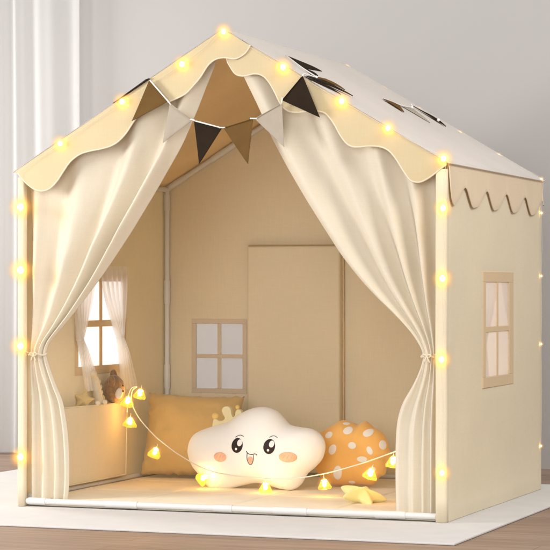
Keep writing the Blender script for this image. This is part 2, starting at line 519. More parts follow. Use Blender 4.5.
for a, b in zip(cols, cols[1:]):
    for j in range(6): bm.faces.new((a[j], b[j], b[j + 1], a[j + 1]))
sv = T('valance', bm, M['side_valance'], solid=0.003)


# ---- windows
def window(axis, rect, pos, trim, bar, vbar, tw, trim1=None, trimv=None, fm='frame_tan', pm='pane'):
    """frame with a cross of glazing bars; axis 'X' = set in a side wall, 'Y' = in the back wall"""
    u0, u1, v0, v1 = rect
    trim1 = trim1 or trim; trimv = trimv or trim
    um, vm = (u0 + trim + u1 - trim1) / 2, (v0 + v1) / 2
    bm = bmesh.new()

    def bx(a, b, c, d, t):
        if axis == 'X': box(bm, (pos - t, a, c), (pos + t, b, d))
        else: box(bm, (a, pos - t, c), (b, pos + t, d))
    bx(u0 - 0.004, u1 + 0.004, v1 - trimv, v1 + 0.004, tw); bx(u0 - 0.004, u1 + 0.004, v0 - 0.004, v0 + trimv, tw)
    bx(u0 - 0.004, u0 + trim, v0 + trimv, v1 - trimv, tw); bx(u1 - trim1, u1 + 0.004, v0 + trimv, v1 - trimv, tw)
    bx(u0 + trim, u1 - trim1, vm - bar, vm + bar, tw - 0.0006)
    bx(um - vbar, um + vbar, v0 + trimv, vm - bar, tw - 0.0006); bx(um - vbar, um + vbar, vm + bar, v1 - trimv, tw - 0.0006)
    f = T('window', bm, M[fm], smooth=False, bevel=0.0012)
    bm = bmesh.new()
    vv = [(u0 + trim, v0 + trimv), (u1 - trim1, v0 + trimv), (u1 - trim1, v1 - trimv), (u0 + trim, v1 - trimv)]
    bm.faces.new([bm.verts.new((pos, a, b) if axis == 'X' else (a, pos, b)) for a, b in vv])
    p = obj('pane', bm, M[pm], smooth=False, solid=0.001); p.parent = f
    return f


wr = window('X', RW, HW, 0.026, 0.008, 0.010, 0.0040, 0.048, 0.027)
wl = window('X', LW, -HW, 0.022, 0.010, 0.010, 0.0035)
wb = window('Y', BW, D, 0.012, 0.0065, 0.0065, 0.0035, fm='sand_trim', pm='clear_pane')


# sheer curtains tied at each side of a side window, inside the tent
def tied_sheer(par, X, y_top0, y_top1, y_tie, y_b0, y_b1, ztp, zt, zb, seed):
    bm = bmesh.new(); nx, nz = 40, 40; rows = []
    for j in range(nz + 1):
        v = j / nz; z = ztp + (zb - ztp) * v
        k = (ztp - zt) / (ztp - zb)
        row = []
        for i in range(nx + 1):
            u = i / nx
            a = y_top0 + (y_top1 - y_top0) * u; b = y_tie + (u - 0.5) * 0.022; c = y_b0 + (y_b1 - y_b0) * u
            if v < k:
                t = v / k; t = t * t * (1.6 - 0.6 * t); y_ = a + (b - a) * t
            else:
                t = (v - k) / (1 - k); t = t ** 0.8; y_ = b + (c - b) * t
            amp = 0.006 + 0.004 * math.sin(v * PI)
            row.append(bm.verts.new((X + amp * math.sin(u * 2 * PI * 5 + seed + v), y_, z)))
        rows.append(row)
    for j in range(nz):
        for i in range(nx): bm.faces.new((rows[j][i], rows[j][i + 1], rows[j + 1][i + 1], rows[j + 1][i]))
    o = obj('sheer_curtain', bm, M['sheer']); o.parent = par
    # the cord tie
    bm = bmesh.new()
    tube(bm, [(X + 0.011 * math.cos(t), y_tie + 0.013 * math.sin(t), zt) for t in [k * 2 * PI / 12 for k in range(12)]], 0.0022, 6, closed=True)
    t_ = obj('curtain_tie', bm, M['sheer']); t_.parent = par
    return o


tied_sheer(wl, -HW + 0.020, 0.31, 0.47, 0.361, 0.40, 0.50, 0.708, 0.478, 0.318, 0.3)
tied_sheer(wl, -HW + 0.020, 0.51, 0.70, 0.655, 0.67, 0.79, 0.708, 0.478, 0.312, 1.9)
tied_sheer(wr, HW - 0.022, 0.34, 0.53, 0.375, 0.35, 0.45, 0.705, 0.48, 0.30, 0.9)
tied_sheer(wr, HW - 0.022, 0.55, 0.73, 0.70, 0.62, 0.72, 0.705, 0.48, 0.30, 2.2)

# ---- door flap on the back wall, padded and proud of it
bm = bmesh.new(); box(bm, (-0.336, D - 0.040, 0.03), (-0.012, D - 0.004, 0.777))
df = T('door_flap', bm, M['wall_fabric'], bevel=0.006, smooth=True, autosmooth=40)
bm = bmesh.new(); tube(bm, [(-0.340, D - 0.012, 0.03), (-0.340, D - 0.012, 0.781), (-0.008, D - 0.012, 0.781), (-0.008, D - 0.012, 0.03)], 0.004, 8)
g = obj('piping', bm, M['frame_tan']); g.parent = df  # darker tan tube added to draw the shade line along the flap edges

# ---- white tube frame
R0 = 0.0085
ip = -HW + 0.014; yb = D - 0.014
bm = bmesh.new(); tube(bm, [(ip, yb, 0.004), (ip, yb, H - 0.012)], R0, 14)
po = T('post', bm, M['pipe'], autosmooth=40)
for z0, z1 in ((0.30, 0.38), (0.585, 0.665), (0.90, 0.955)):
    bm = bmesh.new(); tube(bm, [(ip, yb, z0), (ip, yb, z1)], R0 + 0.0022, 14)
    j = obj('joint', bm, M['pipe'], autosmooth=40); j.parent = po
bm = bmesh.new(); tube(bm, [(HW - 0.014, yb, 0.004), (HW - 0.014, yb, H - 0.012)], R0, 14); T('post', bm, M['pipe'], autosmooth=40)
for yy in (yb, 0.012):
    for s in (-1, 1):
        bm = bmesh.new()
        tube(bm, [(s * (HW - 0.014), yy, H - 0.008), (s * 0.004, yy, A - 0.022)], R0 if yy > 0.5 else 0.006, 14)
        r_ = T('rafter', bm, M['pipe'], autosmooth=40)
        if yy > 0.5:
            a_, b_ = Vector((s * (HW - 0.014), yy, H - 0.008)), Vector((s * 0.004, yy, A - 0.022))
            for t0, t1 in ((0.006, 0.11), (0.26, 0.40), (0.9, 0.99)):
                bm = bmesh.new(); tube(bm, [a_.lerp(b_, t0), a_.lerp(b_, t1)], R0 + 0.002, 14)
                j = obj('joint', bm, M['pipe'], autosmooth=40); j.parent = r_
for s in (-1, 1):
    bm = bmesh.new(); tube(bm, [(s * (HW - 0.014), 0.02, H - 0.010), (s * (HW - 0.014), yb, H - 0.010)], R0, 14)
    T('side_rail', bm, M['pipe'], autosmooth=40)
bm = bmesh.new(); tube(bm, [(0, 0.0, A - 0.018), (0, yb, A - 0.018)], R0, 14); T('ridge_pole', bm, M['pipe'], autosmooth=40)


def floor_bar(a, b, joints):
    a, b = Vector(a), Vector(b)
    bm = bmesh.new(); tube(bm, [a, b], 0.0088, 16)
    o = T('floor_bar', bm, M['pipe'], autosmooth=40)
    for t0, t1 in joints:
        bm = bmesh.new(); tube(bm, [a.lerp(b, t0), a.lerp(b, t1)], 0.0104, 16)
        j_ = obj('joint', bm, M['pipe'], autosmooth=40); j_.parent = o
    return o


floor_bar((-HW + 0.022, 0.0, 0.0155), (HW - 0.03, 0.0, 0.0155), ((0.005, 0.05), (0.205, 0.285), (0.475, 0.52), (0.62, 0.70), (0.86, 0.93)))
floor_bar((-HW + 0.014, 0.03, 0.025), (-HW + 0.014, yb, 0.025), ((0.006, 0.05), (0.45, 0.54)))
floor_bar((-HW + 0.02, yb, 0.025), (HW - 0.02, yb, 0.025), ((0.006, 0.05), (0.45, 0.52), (0.95, 0.994)))
floor_bar((HW - 0.014, 0.03, 0.025), (HW - 0.014, yb, 0.025), ((0.006, 0.05), (0.45, 0.54)))

# ---- storage pocket on the left wall
py0, py1, pz0, pz1, px_ = 0.20, 0.665, 0.040, 0.277, -0.612
bm = bmesh.new()
panel(bm, lambda u, v: (px_ - 0.006 * (1 - v) + 0.004 * math.sin(PI * u) * v, py0 + (py1 - py0) * u, pz0 + (pz1 - pz0 - 0.006 * u) * v), [k / 14 for k in range(15)], [k / 8 for k in range(9)])
pk = T('storage_pocket', bm, M['wall_fabric'], solid=0.004)
for yy in (py0, py1):
    bm = bmesh.new()
    panel(bm, lambda u, v: (-HW + 0.003 + (px_ + HW - 0.006) * u, yy, pz0 + (pz1 - pz0 - 0.006) * v), [0, 0.5, 1], [0, 0.5, 1])
    g = obj('gusset', bm, M['wall_fabric'], smooth=False, solid=0.002); g.parent = pk
bm = bmesh.new()
tube(bm, [(px_ + 0.002, py0, pz1), (px_ + 0.005, (py0 + py1) / 2, pz1 - 0.003), (px_ + 0.002, py1, pz1 - 0.006), (px_ - 0.003, py1, pz0), (px_ - 0.003, py0, pz0)], 0.0028, 8, closed=True)
g = obj('piping', bm, M['wall_fabric']); g.parent = pk


# ---- the two big front curtains
def front_curtain(inner, outer, y0, folds, seed, amp, tie_v):
    """inner / outer: edge pixels from top to hem, in the plane of the opening"""
    NI, NO = len(inner), len(outer)
    a = cat_rom([at(px, py, Y=y0) for px, py in inner], 12); b = cat_rom([at(px, py, Y=y0) for px, py in outer], 12)

    def resample(P, n):
        L_ = [0]
        for p, q in zip(P, P[1:]): L_.append(L_[-1] + (q - p).length)
        out = []; k = 0
        for i in range(n):
            s = L_[-1] * i / (n - 1)
            while k < len(L_) - 2 and L_[k + 1] < s: k += 1
            t = (s - L_[k]) / max(1e-9, L_[k + 1] - L_[k])
            out.append(P[k].lerp(P[k + 1], min(1, t)))
        return out
    # match the tie heights: resample the parts above and below the tie separately
    def split(P, zt):
        k = min(range(len(P)), key=lambda i: abs(P[i].z - zt)); return P[:k + 1], P[k:]
    zt = at(40, 354, Y=y0).z if seed < 5 else at(429, 356, Y=y0).z
    n1, n2, nu = 90, 50, 150
    a1, a2 = split(a, zt); b1, b2 = split(b, zt)
    a = resample(a1, n1) + resample(a2, n2)[1:]; b = resample(b1, n1) + resample(b2, n2)[1:]
    bm = bmesh.new(); rows = []
    n = len(a)
    for j_ in range(n):
        v = j_ / (n1 - 1)                       # 1 at the tie
        up = v <= 1
        w_ = (a[j_] - b[j_]).length
        row = []
        for i in range(nu + 1):
            u = i / nu
            # fold lines gather towards the inner edge as they near the tie
            uu = u
            p = b[j_].lerp(a[j_], uu)
            ph = folds * (u ** 0.9) + 0.30 * math.sin(4.2 * u + seed) + (0.10 * math.sin(3.2 * v + seed) if up else 0.12 * math.sin(2.2 * v + seed))
            A1 = amp * (0.40 + 0.60 * min(1, v * 1.3)) if up else amp * (0.85 + 0.25 * (v - 1))
            A1 = min(A1, 0.085 * w_ + 0.003)
            A1 *= 0.75 + 0.6 * noise.noise((u * 3 + seed, v * 1.1, seed))
            s1 = math.sin(2 * PI * ph)
            yy = A1 * (s1 + 0.16 * math.sin(4 * PI * ph + 1.1 + seed)) + 0.22 * A1 * noise.noise((u * 5 + seed, v * 2.5, 2.0))
            if up: yy += 0.012 * math.sin(PI * min(1, v)) * math.sin(PI * u)
            yy += 0.0016 * noise.noise((p.x * 26, p.z * 15, seed)) + 0.0026 * math.exp(-((v - 1) / 0.22) ** 2) * noise.noise((u * 16, v * 14, seed))
            belly = -0.012 * math.exp(-((v - 1) / 0.10) ** 2) * (math.sin(PI * u))
            sag = 0.0
            if not up and j_ >= n - 3: sag = 0.002 * math.sin(2 * PI * ph)
            row.append(bm.verts.new(p + Vector((0, yy + belly, sag))))
        rows.append(row)
    for j_ in range(n - 1):
        for i in range(nu): bm.faces.new((rows[j_][i], rows[j_][i + 1], rows[j_ + 1][i + 1], rows[j_ + 1][i]))
    c = T('curtain', bm, M['curtain'], solid=0.0022)
    # cord tie round the gathered cloth, ending in a small bow
    ca, cb = a[n1 - 1], b[n1 - 1]
    mid = (ca + cb) / 2; hw = (ca - cb).length / 2 + 0.004
    bm = bmesh.new()
    for dz in (0.0,):
        tube(bm, [(mid.x + hw * math.cos(t), mid.y - 0.004 + 0.024 * math.sin(t), mid.z + dz + 0.003 * math.sin(3 * t)) for t in [k * 2 * PI / 24 for k in range(24)]], 0.0026, 8, closed=True)
    yk = mid.y - 0.031
    so = 1 if cb.x > ca.x else -1
    tube(bm, [(mid.x + so * hw * 0.8, mid.y - 0.016, mid.z + 0.002), (so * (HW - 0.018), -0.014, mid.z + 0.012)], 0.0024, 6)
    tb = obj('tieback', bm, M['curtain']); tb.parent = c
    bm = bmesh.new()
    for sgn in (-1, 1):
        tube(bm, cat_rom([(mid.x, yk, mid.z), (mid.x + sgn * 0.007, yk - 0.003, mid.z + 0.005), (mid.x + sgn * 0.011, yk - 0.002, mid.z + 0.001), (mid.x + sgn * 0.006, yk, mid.z - 0.003), (mid.x, yk, mid.z)], 4), 0.0019, 6)
        tube(bm, cat_rom([(mid.x, yk, mid.z), (mid.x + sgn * 0.004, yk - 0.002, mid.z - 0.009), (mid.x + sgn * 0.008, yk, mid.z - 0.018)], 4), 0.0018, 6)
    kn = obj('tie_bow', bm, M['curtain']); kn.parent = c
    return c


LI = [(221, 44), (207, 81), (192, 117), (179, 145), (165, 170), (145, 204), (124, 239), (101, 275), (77, 308), (64, 324.5), (54.5, 335.5), (49, 343), (46, 351), (45.7, 355),
      (47.5, 363), (52.5, 377), (57.5, 389.5), (63, 404), (67, 428.5), (69, 458), (69, 482), (67.5, 499)]
LO = [(29, 176), (29.5, 230), (30, 300), (30.5, 345), (31, 355), (30.5, 380), (30, 430), (30, 470), (30, 499)]
RI = [(237, 60), (245, 78), (260, 110), (273, 140), (300, 190), (335, 246), (356, 274), (376, 296), (395, 314.5), (410, 330.5), (420, 345), (423.5, 355), (422, 364), (417.5, 376),
      (410.5, 389.5), (402.5, 404), (397.5, 422), (396, 445), (396, 480), (397, 515)]
RO = [(437, 164), (437, 230), (436.5, 300), (436.5, 346), (436.5, 356), (436.5, 370), (436.5, 430), (436.5, 470), (436.5, 517)]
front_curtain(LI, LO, 0.022, 4.3, 1.4, 0.040, 0.6)
front_curtain(RI, RO, 0.022, 4.2, 6.2, 0.038, 0.6)

# ------------------------------------------------------------------ floor pad inside the tent
bm = bmesh.new()
n_x, n_y = 4, 3
x0, x1, y0, y1 = -HW + 0.024, HW - 0.026, 0.012, D - 0.028


def padz(x, y):
    u = (x - x0) / (x1 - x0) * n_x; v = (y - y0) / (y1 - y0) * n_y
    du = abs(u - round(u)) / n_x * (x1 - x0); dv = abs(v - round(v)) / n_y * (y1 - y0)
    g_ = min(du, dv)
    return 0.021 - 0.004 * math.exp(-(g_ / 0.005) ** 2) + 0.0012 * noise.noise((x * 6, y * 6, 0))


xs = [x0 + (x1 - x0) * k / 200 for k in range(201)]; ys = [y0 + (y1 - y0) * k / 150 for k in range(151)]
panel(bm, lambda u, v: (u, v, padz(u, v)), xs, ys)
r_ = bmesh.ops.extrude_edge_only(bm, edges=[e for e in bm.edges if len(e.link_faces) == 1])
for v_ in r_['geom']:
    if isinstance(v_, bmesh.types.BMVert): v_.co.z = 0.002
tag(obj('floor_mat', bm, M['pad']), 'padded beige floor mat with stitched seams lying inside the tent', 'mat')


# ------------------------------------------------------------------ soft things
def radial(outline, cen):
    """table of the outline's radius by angle, for outlines that can be seen whole from their centre"""
    a = sorted([(math.atan2(p.z - cen.z, p.x - cen.x), math.hypot(p.x - cen.x, p.z - cen.z)) for p in outline])
    a = [(a[-1][0] - 2 * PI, a[-1][1])] + a + [(a[0][0] + 2 * PI, a[0][1])]

    def R(t):
        t = (t + PI) % (2 * PI) - PI
        for k in range(len(a) - 1):
            if a[k][0] <= t <= a[k + 1][0]:
                f = (t - a[k][0]) / max(1e-9, a[k + 1][0] - a[k][0]); return a[k][1] + (a[k + 1][1] - a[k][1]) * f
        return a[-1][1]
    return R


def inflate(outline, cen, thick, p=2.2, q=0.5, back=0.8, n=160, rings=26, bumpf=None):
    R = radial(outline, cen)

    def hgt(r): return thick * max(0.0, 1 - r ** p) ** q
    bm = bmesh.new()
    for sgn in (-1, 1):
        c_ = bm.verts.new((cen.x, cen.y + sgn * hgt(0) * (1 if sgn < 0 else back), cen.z)); prev = None
        for k in range(1, rings + 1):
            r = math.sin(k / rings * PI / 2)
            ring = []
            for i in range(n):
                t = -PI + 2 * PI * i / n; rr = R(t) * r
                y_ = hgt(r) * (1 if sgn < 0 else back)
                if bumpf: y_ *= bumpf(t, r)
                ring.append(bm.verts.new((cen.x + rr * math.cos(t), cen.y + sgn * y_, cen.z + rr * math.sin(t))))
            for i in range(n):
                if prev is None: bm.faces.new((c_, ring[i], ring[(i + 1) % n]))
                else: bm.faces.new((prev[i], ring[i], ring[(i + 1) % n], prev[(i + 1) % n]))
            prev = ring
    bmesh.ops.remove_doubles(bm, verts=bm.verts, dist=0.00002)

    def surf(x, z):
        t = math.atan2(z - cen.z, x - cen.x); r = min(1.0, math.hypot(x - cen.x, z - cen.z) / R(t))
        return cen.y - hgt(r) * (bumpf(t, r) if bumpf else 1)
    return bm, surf


def patch(surf, c, rx, rz, rot=0.0, lift=0.0012, shape=None, n=28, rings=7):
    bm = bmesh.new(); prev = None
    cc = bm.verts.new((c[0], surf(c[0], c[1]) - lift, c[1]))
    for k in range(1, rings + 2):
        r = min(1.0, k / rings) + (0.001 if k > rings else 0); ring = []
        for i in range(n):
            t = 2 * PI * i / n
            a_, b_ = rx * r * math.cos(t), rz * r * math.sin(t)
            if shape: a_, b_ = shape(a_, b_, t)
            x = c[0] + a_ * math.cos(rot) - b_ * math.sin(rot); z = c[1] + a_ * math.sin(rot) + b_ * math.cos(rot)
            ring.append(bm.verts.new((x, surf(x, z) - (lift if k <= rings else -0.0008), z)))
        for i in range(n):
            if prev is None: bm.faces.new((cc, ring[i], ring[(i + 1) % n]))
            else: bm.faces.new((prev[i], ring[i], ring[(i + 1) % n], prev[(i + 1) % n]))
        prev = ring
    return bm


def on(surf, px, py, y):
    """pixel -> (x, z) on the front skin of a cushion"""
    for _ in range(8):
        p = at(px, py, Y=y); y = surf(p.x, p.z)
    return p


PXM = 0.00292   # metres per photograph pixel about the cushions

# ---- cloud cushion
cy_ = 0.545
CO = [(188.3, 452.5), (190.5, 440), (198, 432), (214, 426), (229, 421.5), (240, 414), (252, 408.5), (264.4, 407), (276, 410.5), (283.5, 417.5), (290, 424.5), (299.5, 427), (312, 429),
      (321, 435), (325.3, 445.5), (322.7, 458), (316, 466.5), (307.5, 474), (301.5, 484), (293, 489.8), (281, 488.8), (268, 484.5), (256, 483), (243, 485.5), (228, 489), (213, 488.7), (205, 483),
      (199.5, 474.5), (192.5, 465.5)]
cen = at(257, 452, Y=cy_)
outl = cat_rom([at(px, py, Y=cy_) for px, py in CO], 10, closed=True)
bm, csurf = inflate(outl, cen, 0.074, p=2.4, q=0.5, n=220, rings=30)
cloud = obj('cloud_cushion', bm, M['plush_white'])
tag(cloud, 'white cloud shaped plush cushion with a smiling face and a little crown', 'cushion')


def feat(name, px, py, rx, rz, m, rot=0.0, lift=0.0012, shape=None, par=None):
    p = on(csurf, px, py, cy_ - 0.06)
    o = obj(name, patch(csurf, (p.x, p.z), rx * PXM, rz * PXM, rot, lift, shape), m)
    o.parent = par or cloud
    return o


for ex, ey in ((237.2, 445.4), (269.2, 446.6)):
    e_ = feat('eye', ex, ey, 6.3, 7.8, M['eye'], -0.15)
    feat('eye_shine', ex + 2.6, ey - 2.6, 2.7, 3.6, M['white_print'], -0.2, 0.0024, par=e_)
    feat('eye_shine', ex - 1.0, ey + 3.6, 1.2, 1.3, M['white_print'], 0, 0.0024, par=e_)
for kx, ky, ka, kb in ((220.2, 457, 7.4, 5.1), (287.8, 457.2, 9.4, 5.5)):
    c_ = feat('cheek', kx, ky, ka, kb, M['cheek'], 0.0)
    for d in (-0.42, 0.0, 0.42):
        feat('blush_stroke', kx + d * ka, ky - 0.4, 0.35, 2.4, M['tongue'], -0.5, 0.0018, par=c_)


def line_on(name, pts, r, m):
    P = []
    for px, py in pts:
        p = on(csurf, px, py, cy_ - 0.06); P.append(Vector((p.x, csurf(p.x, p.z) - 0.0008, p.z)))
    bm = bmesh.new(); tube(bm, cat_rom(P, 5), r, 6)
    o = obj(name, bm, m); o.parent = cloud
    return o


line_on('eyebrow', [(235.6, 437.3), (238.5, 435.4), (241.5, 435.2), (243.8, 436.6)], 0.0009, M['eye'])
line_on('eyebrow', [(269.5, 437.4), (272.2, 436.0), (275, 436.0), (277.5, 437.6)], 0.0009, M['eye'])
mo = feat('mouth', 250.3, 458.8, 2.9, 5.4, M['tongue'], 0.12, shape=lambda a, b, t: (a * (1.0 if b < 0 else 1.0), b if b < 0 else b * 0.45))
line_on('lip_line', [(246.3, 451.2), (248.3, 453.6), (252, 454.6), (255, 453.8), (257, 455.2)], 0.0011, M['eye'])
line_on('lip_line', [(247.2, 453.2), (247.1, 459), (248.8, 463.4), (251.2, 464.6), (253.0, 461.5), (253.7, 455.0)], 0.0009, M['eye'])

# its crown: band, three prongs and gold balls, leaning on the top left of the cloud
cyc = cy_ + 0.012
CR = [(215, 429), (214.5, 420), (217.5, 419.2), (220.5, 421), (224.5, 420), (226, 417.5), (224, 413.5), (223.3, 409.5), (225.5, 406.6), (229, 406.6), (231.6, 409), (232.5, 414), (234, 417), (236.2, 415),
      (236.8, 411.5), (239, 409.3), (241.8, 410.8), (242.6, 414), (240.5, 420), (230, 428)]
cen2 = at(229, 419.5, Y=cyc)
o2 = cat_rom([at(px, py, Y=cyc) for px, py in CR], 6, closed=True)
bm = bmesh.new()
prism(bm, [p + Vector((0, -0.010, 0)) for p in o2], (0, 0.020, 0))
cr = obj('crown', bm, M['crown_cream'], bevel=0.005); cr.parent = cloud
for bx_, by_, br_ in ((215.6, 416.2, 3.9), (237.6, 407.2, 2.4)):
    bm = bmesh.new(); ball(bm, at(bx_, by_, Y=cyc), br_ * PXM, seg=20, rings=14)
    b_ = obj('crown_ball', bm, M['gold_ball']); b_.parent = cr

# ---- mustard square cushion, leaning back
bm = bmesh.new(); n = 60
cw, ch, ct = 0.330, 0.275, 0.060
grid = {}
for sgn in (-1, 1):
    for j in range(n + 1):
        for i in range(n + 1):
            u, v = -1 + 2 * i / n, -1 + 2 * j / n
            edge_ = (1 - abs(u) ** 2.4) * (1 - abs(v) ** 2.4)
            if edge_ < 1e-6 and sgn > 0: grid[(1, i, j)] = grid[(-1, i, j)]; continue
            x = cw / 2 * u * (1 - 0.075 * (1 - v * v)); z = ch / 2 * v * (1 - 0.060 * (1 - u * u))
            near = max(abs(u), abs(v)) ** 14
            x += near * 0.007 * noise.noise((v * 7, 1, 3 + u)); z += near * 0.006 * noise.noise((u * 8, 5, 3 + v))
            y = sgn * ct * edge_ ** 0.42 + near * 0.009 * noise.noise((u * 6, v * 6, 9)) + sgn * 0.006 * edge_ ** 0.25 * (1 - edge_) * noise.noise((u * 5.5, v * 5.5, 4 + sgn)) + 0.005 * noise.noise((u * 2.5, v * 2.5, sgn)) * edge_ ** 0.3
            grid[(sgn, i, j)] = bm.verts.new((x, y, z))
for sgn in (-1, 1):
    for j in range(n):
        for i in range(n):
            q_ = [grid[(sgn, i, j)], grid[(sgn, i + 1, j)], grid[(sgn, i + 1, j + 1)], grid[(sgn, i, j + 1)]]
            bm.faces.new(q_)
mc = obj('square_cushion', bm, M['gold_velvet'])
mc.location = (-0.455, 0.835, 0.158); mc.rotation_euler = (math.radians(-14), math.radians(1.5), math.radians(4))
tag(mc, 'mustard yellow square cushion leaning behind the cloud in the tent corner', 'cushion')
# ---- orange spotted cushion with a pinched edge
dy_ = 0.70
DO = [(314, 462), (315.5, 447), (318, 437), (322.5, 431), (333, 425), (338, 421.5), (343.5, 420), (349, 421.3), (353.5, 422.8), (359, 424.8), (363, 422), (366.5, 421.3), (370, 424), (374.5, 428),
      (379, 430), (384, 434.5), (386, 439), (388.5, 444), (389, 449), (391, 452.5), (389.5, 456.5), (386.6, 461), (386.8, 467), (385, 474.5), (380, 476.8), (376.8, 482), (372, 485), (358, 484.6), (344, 485.5), (330, 484), (320, 476)]
dcen = at(352, 453, Y=dy_)
outl = cat_rom([at(px, py, Y=dy_) for px, py in DO], 7, closed=True)
bm, dsurf = inflate(outl, dcen, 0.058, p=2.6, q=0.55, n=180, rings=24,
                    bumpf=lambda t, r: 1 + 0.035 * r * r * math.sin(11 * t) + 0.03 * r * math.sin(5 * t + 1))
dot = obj('spotted_cushion', bm, M['orange'])
tag(dot, 'round orange plush cushion with white spots propped beside the cloud', 'cushion')
for sx, sy, ra, rb, ro in ((328.8, 435, 4.4, 3.4, 0.4), (348, 430.5, 5.0, 3.9, 0.15), (368.3, 432.8, 5.2, 3.9, 0.25), (332.4, 449.5, 4.2, 5.8, -0.5), (352, 445.5, 4.5, 3.7, -0.2), (369.7, 450.6, 2.8, 4.8, 0.45),
                           (362, 459.2, 5.4, 3.1, 0.0), (337.5, 472.8, 4.6, 8.0, -0.25), (382.6, 445, 2.8, 5.0, 0.25), (346.5, 423.6, 3.6, 1.2, -0.1), (352, 482.3, 3.5, 1.6, 0), (372, 469.5, 3.6, 3.0, 0.3)):
    p = on(dsurf, sx, sy, dy_ - 0.05)
    o = obj('spot', patch(dsurf, (p.x, p.z), ra * PXM, rb * PXM, ro, 0.0010), M['spot']); o.parent = dot


# ---- stars
def star_mesh(R1, R2, th, rot=PI / 2):
    pts = []
    for k in range(10):
        r = R1 if k % 2 == 0 else R2
        pts.append(Vector((r * math.cos(rot + k * PI / 5), 0, r * math.sin(rot + k * PI / 5))))
    dense = []
    for k in range(10):
        a, b, c = pts[k - 1], pts[k], pts[(k + 1) % 10]
        # round off the tips
        f = 0.22
        p0, p1 = b.lerp(a, f), b.lerp(c, f)
        for t in (0, 0.25, 0.5, 0.75, 1.0):
            dense.append((p0.lerp(b, t)).lerp(b.lerp(p1, t), t))
        q0 = b.lerp(c, 1 - f)
        for t in (0.25, 0.5, 0.75): dense.append(p1.lerp(q0, t))
    bm, s_ = inflate(dense, Vector((0, 0, 0)), th, p=1.7, q=0.62, back=1.0, n=160, rings=14)
    return bm


bm = star_mesh(0.078, 0.038, 0.022)
st = obj('star_cushion', bm, M['star'])
p = at(362, 494, Z=0.045)
st.location = (p.x, p.y, 0.041); st.rotation_euler = (math.radians(-80), math.radians(14), math.radians(8))
tag(st, 'small puffy yellow star cushion lying at the front by the right curtain', 'cushion')

sp = at(83.5, 401.5, X=-0.628)
bm = star_mesh(0.037, 0.019, 0.012)
s2 = obj('star_toy', bm, mat('pale_gold_plush', (0.66, 0.50, 0.24), 0.9, bump=0.4, bscale=600, sheen=0.3, var=0.04))
s2.location = (-0.628, sp.y, sp.z + 0.004); s2.rotation_euler = (math.radians(0), math.radians(12), math.radians(38))
tag(s2, 'small pale yellow star toy peeking out of the wall pocket', 'toy')


# ---- teddy bear in the pocket
def fuzz(bm, s, sc):
    for v in bm.verts:
        k = noise.noise(v.co * sc) * s + noise.noise(v.co * sc * 2.7) * s * 0.5
        v.co += v.normal * k


bp = at(113.3, 390, X=-0.618)
bear = empty('teddy_bear', (bp.x, bp.y, 0.215))
tag(bear, 'brown teddy bear with a pale muzzle sitting in the wall pocket', 'toy')


def B(name, bm, m, par=None): return child(obj(name, bm, m), bear) if par is None else setattr(obj(name, bm, m), 'parent', par)


hc = bp + Vector((0.004, 0, 0.002))
bm = bmesh.new(); ball(bm, hc, 0.041, (0.75, 1.02, 1.16), Matrix.Rotation(0.5, 3, 'X'), 40, 28); bm.normal_update(); fuzz(bm, 0.0016, 260)
B('head', bm, M['bear'])
bm = bmesh.new(); ball(bm, (-0.630, hc.y - 0.006, 0.236), 0.028, (0.45, 1.1, 1.0), None, 36, 24); bm.normal_update(); fuzz(bm, 0.0016, 260)
B('body', bm, M['bear'])
for dx_, dy2, dz_ in ((0.008, -0.036, 0.026), (-0.010, 0.016, 0.043)):
    bm = bmesh.new(); ball(bm, hc + Vector((dx_, dy2, dz_)), 0.016, (0.7, 0.85, 1.3), Matrix.Rotation(0.3, 3, 'X'), 24, 16); bm.normal_update(); fuzz(bm, 0.001, 300)
    B('ear', bm, M['bear'])
mz = at(118.8, 393.4, X=hc.x + 0.026)
bm = bmesh.new(); ball(bm, mz, 0.0135, (0.95, 0.85, 1.35), Matrix.Rotation(-0.2, 3, 'X'), 28, 20); bm.normal_update(); fuzz(bm, 0.0006, 300)
B('muzzle', bm, M['bear_muzzle'])
bm = bmesh.new(); ball(bm, mz + Vector((0.010, 0.006, 0.006)), 0.0050, (1, 1.2, 0.85)); B('nose', bm, M['black_nose'])
bm = bmesh.new(); ball(bm, hc + Vector((0.029, -0.002, 0.012)), 0.0034); B('eye', bm, M['black_nose'])

# ---- cream plush with a scalloped crest
tp = at(98, 392, X=-0.626)
toy = empty('plush_toy', (tp.x, tp.y, 0.215))
tag(toy, 'cream plush dinosaur toy with a bumpy crest leaning beside the teddy bear', 'toy')
bm = bmesh.new()
spine = [at(px, py, X=-0.626) for px, py in ((93, 375), (95.5, 380), (96.5, 388), (98, 397), (99, 408), (98.5, 417))]
tube(bm, cat_rom(spine, 6), [0.009 + 0.009 * (k / 30) ** 0.8 for k in range(31)], 18)
ball(bm, spine[0] + Vector((0.002, -0.004, 0.004)), 0.013, (0.9, 1.25, 0.95), None, 24, 16)
bm.normal_update()
child(obj('body', bm, M['toy_cream']), toy)
for px, py, r in ((99.2, 381.5, 2.6), (100.6, 387, 2.7), (101.4, 392.2, 2.8), (103, 397.5, 2.9)):
    bm = bmesh.new(); ball(bm, at(px, py, X=-0.624), r * PXM, (0.6, 0.8, 1), None, 16, 12)
    child(obj('crest_bump', bm, M['toy_cream']), toy)
for px, py in ((97.5, 403), (104.5, 402)):
    bm = bmesh.new(); ball(bm, at(px, py, X=-0.606), 3.0 * PXM, (1, 1.1, 0.9), None, 18, 12)
    child(obj('paw', bm, M['bear_muzzle']), toy)

# ------------------------------------------------------------------ bunting
bt = empty('bunting', at(238, 122, Y=-0.034))
tag(bt, 'bunting of brown, grey and black felt pennants strung across the tent gable', 'bunting')
YB = -0.034


